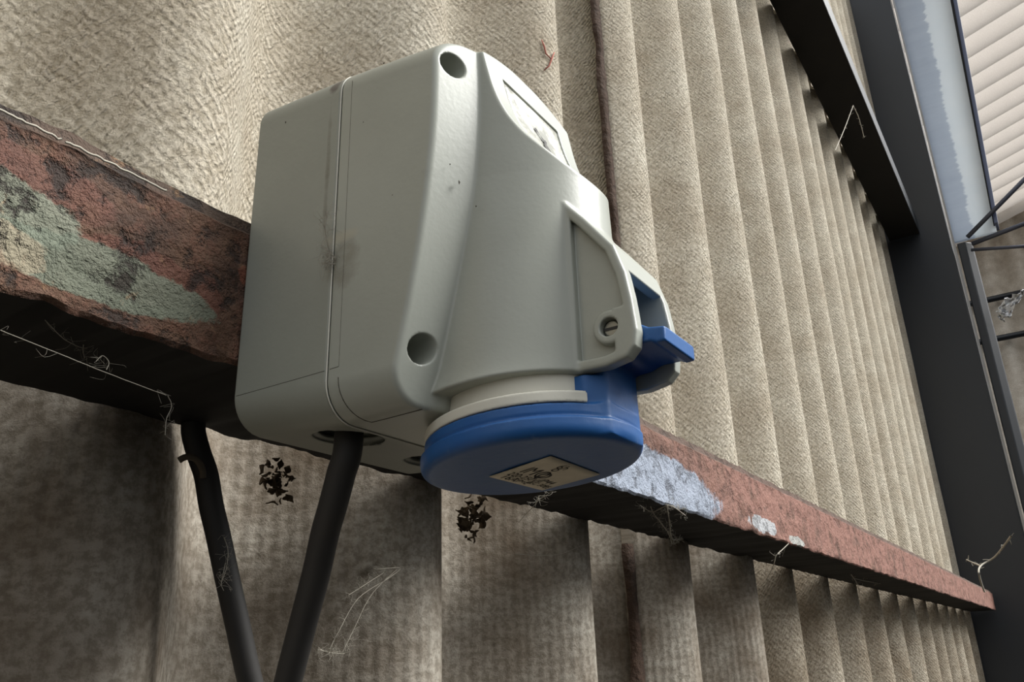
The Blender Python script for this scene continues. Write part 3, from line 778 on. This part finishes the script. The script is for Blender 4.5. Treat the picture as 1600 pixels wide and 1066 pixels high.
# pale tube painting in the highlight along the seam between back box and cover
gp = []
hw_, zt_, zb_, rr_ = .0668, .2747, .0947, .0165
for cx, cz, a0 in ((hw_-rr_, zt_-rr_, 0), (-hw_+rr_, zt_-rr_, 90), (-hw_+rr_, zb_+rr_, 180), (hw_-rr_, zb_+rr_, 270)):
    for k in range(9):
        a = math.radians(a0+k*90/8); gp.append((XC+cx+rr_*math.cos(a), -.0574, cz+rr_*math.sin(a)))
gp.append(gp[0]); mb = MB(); mb.tube(gp, .00032, 6, False)
ga = mb.build('seam_highlight', simple('pale_seam_highlight', (222, 220, 208), .6, 0, .15, 90), root); ga['label'] = 'thin pale highlight line painted along the seam'

M_line = simple('dark_creases_and_specks', (66, 62, 52), .9, 0, .3, 80)  # dark grey for the crease lines and the dirt specks
def side_x(w_): return XC-float(lerp(w_, [0, .06, .12], [.0683, .0667, .0632]))
mb = MB(); mb.tube([(side_x(w_)+.0001, -w_, z_) for w_, z_ in ((.002, .1150), (.02, .1152), (.04, .1155), (.0560, .1158))], .00020, 5, False)
mb.build('mould_crease', M_line, base)
mb = MB(); mb.tube([(side_x(w_)+.0001, -w_, z_) for w_, z_ in ((.0590, .1159), (.0640, .1162))], .00022, 5, False)
mb.tube([(side_x(.0640)+.00005, -.0640, z_) for z_ in (.1162, .15, .19, .23, .262)], .00012, 5, False)
def zbot(w_): return float(lerp(w_, [0, .06, .12], [.0990, .0948, .0962]))
def corner(w_, t):
    a = math.radians(180+90*t); hx = .3-side_x(w_)-.0165; return (XC-hx+.0165*math.cos(a)*1.001, -w_, zbot(w_)+.0165+.0165*math.sin(a)*1.001)
mb.tube([corner(.0640+.004*t*t, t) for t in [k/8 for k in range(9)]]+[(XC-.0495, -w_, zbot(w_)+.0000) for w_ in (.075, .085, .095)], .00022, 5, False)
mb.build('mould_crease', M_line, cover)
# small dark specks on the box face
mb = MB(); rs = random.Random(11)
def speck(c, r_, n=7):
    c = Vector(c); V = [c+Vector((0, -.0002, 0))]; 
    for k in range(n): a = 6.283*k/n; q = r_*rs.uniform(.6, 1.2); V.append(c+Vector((q*math.cos(a), .0005-.38*q*math.cos(a)*-1, q*math.sin(a))))
    mb.add(V, [(0, k+1, (k+1) % n+1) for k in range(n)])
speck((.2485, -.1166, .1935), .0011); speck((.2440, -.1150, .2010), .0004); speck((.2560, -.1200, .1840), .0005)
for z_, w_, q in ((.2640, .083, .0006), (.2560, .020, .0006), (.2350, .072, .0003), (.19, .09, .0003)):
    c = Vector((side_x(w_)-.0001, -w_, z_)); V = []
    for k in range(7): a = 6.283*k/7; V.append(c+Vector((0, q*math.cos(a)*rs.uniform(.6, 1.2), q*math.sin(a)*rs.uniform(.6, 1.4))))
    mb.add(V, [tuple(range(7))])
sp_o = mb.build('dirt_specks', M_line, cover); tag(sp_o, kind='stuff')

web([[px(1330, 898, .045), px(1338, 910, .05), px(1343, 925, .06)], [px(1334, 904, .047), px(1350, 908, .05), px(1375, 912, .055)]], 'faint cobweb wisp below the far right part of the rusty rail', .0014, fuzz=10, seed=13, fs=2)
web([[px(70, 500, .015), px(100, 530, .02), px(130, 545, .03)], [px(135, 515, .018), px(130, 545, .03), px(132, 560, .03)]], 'faint cobweb threads in the black shadow just below the rust at left', .0003, fuzz=14, seed=14)
# red paint mark on the sheet behind the box
mb = MB()
for pl_ in ([(846, 62), (850, 72), (853, 84), (861, 92)], [(866, 82), (862, 92), (858, 103), (850, 110)]):
    P_ = []
    for (u_, v_) in pl_:
        d = R @ np.array((u_-800, v_-533, FPX)); t = 1e-4
        while -.30+d[1]*t < wall_y(d[0]*t, -.006)+.013-.0012 and t < .002: t += 2e-7
        P_.append(Vector((d[0]*t, -.30+d[1]*t, d[2]*t)))
    mb.tube(P_, [.0006, .0011, .0009, .0007], 5)
mk = mb.build('paint_mark', simple('red_paint', (172, 96, 82), .9, 0, .4, 200), None); tag(mk, 'small red paint scratch on the corrugated sheet above the grey box', 'paint mark')
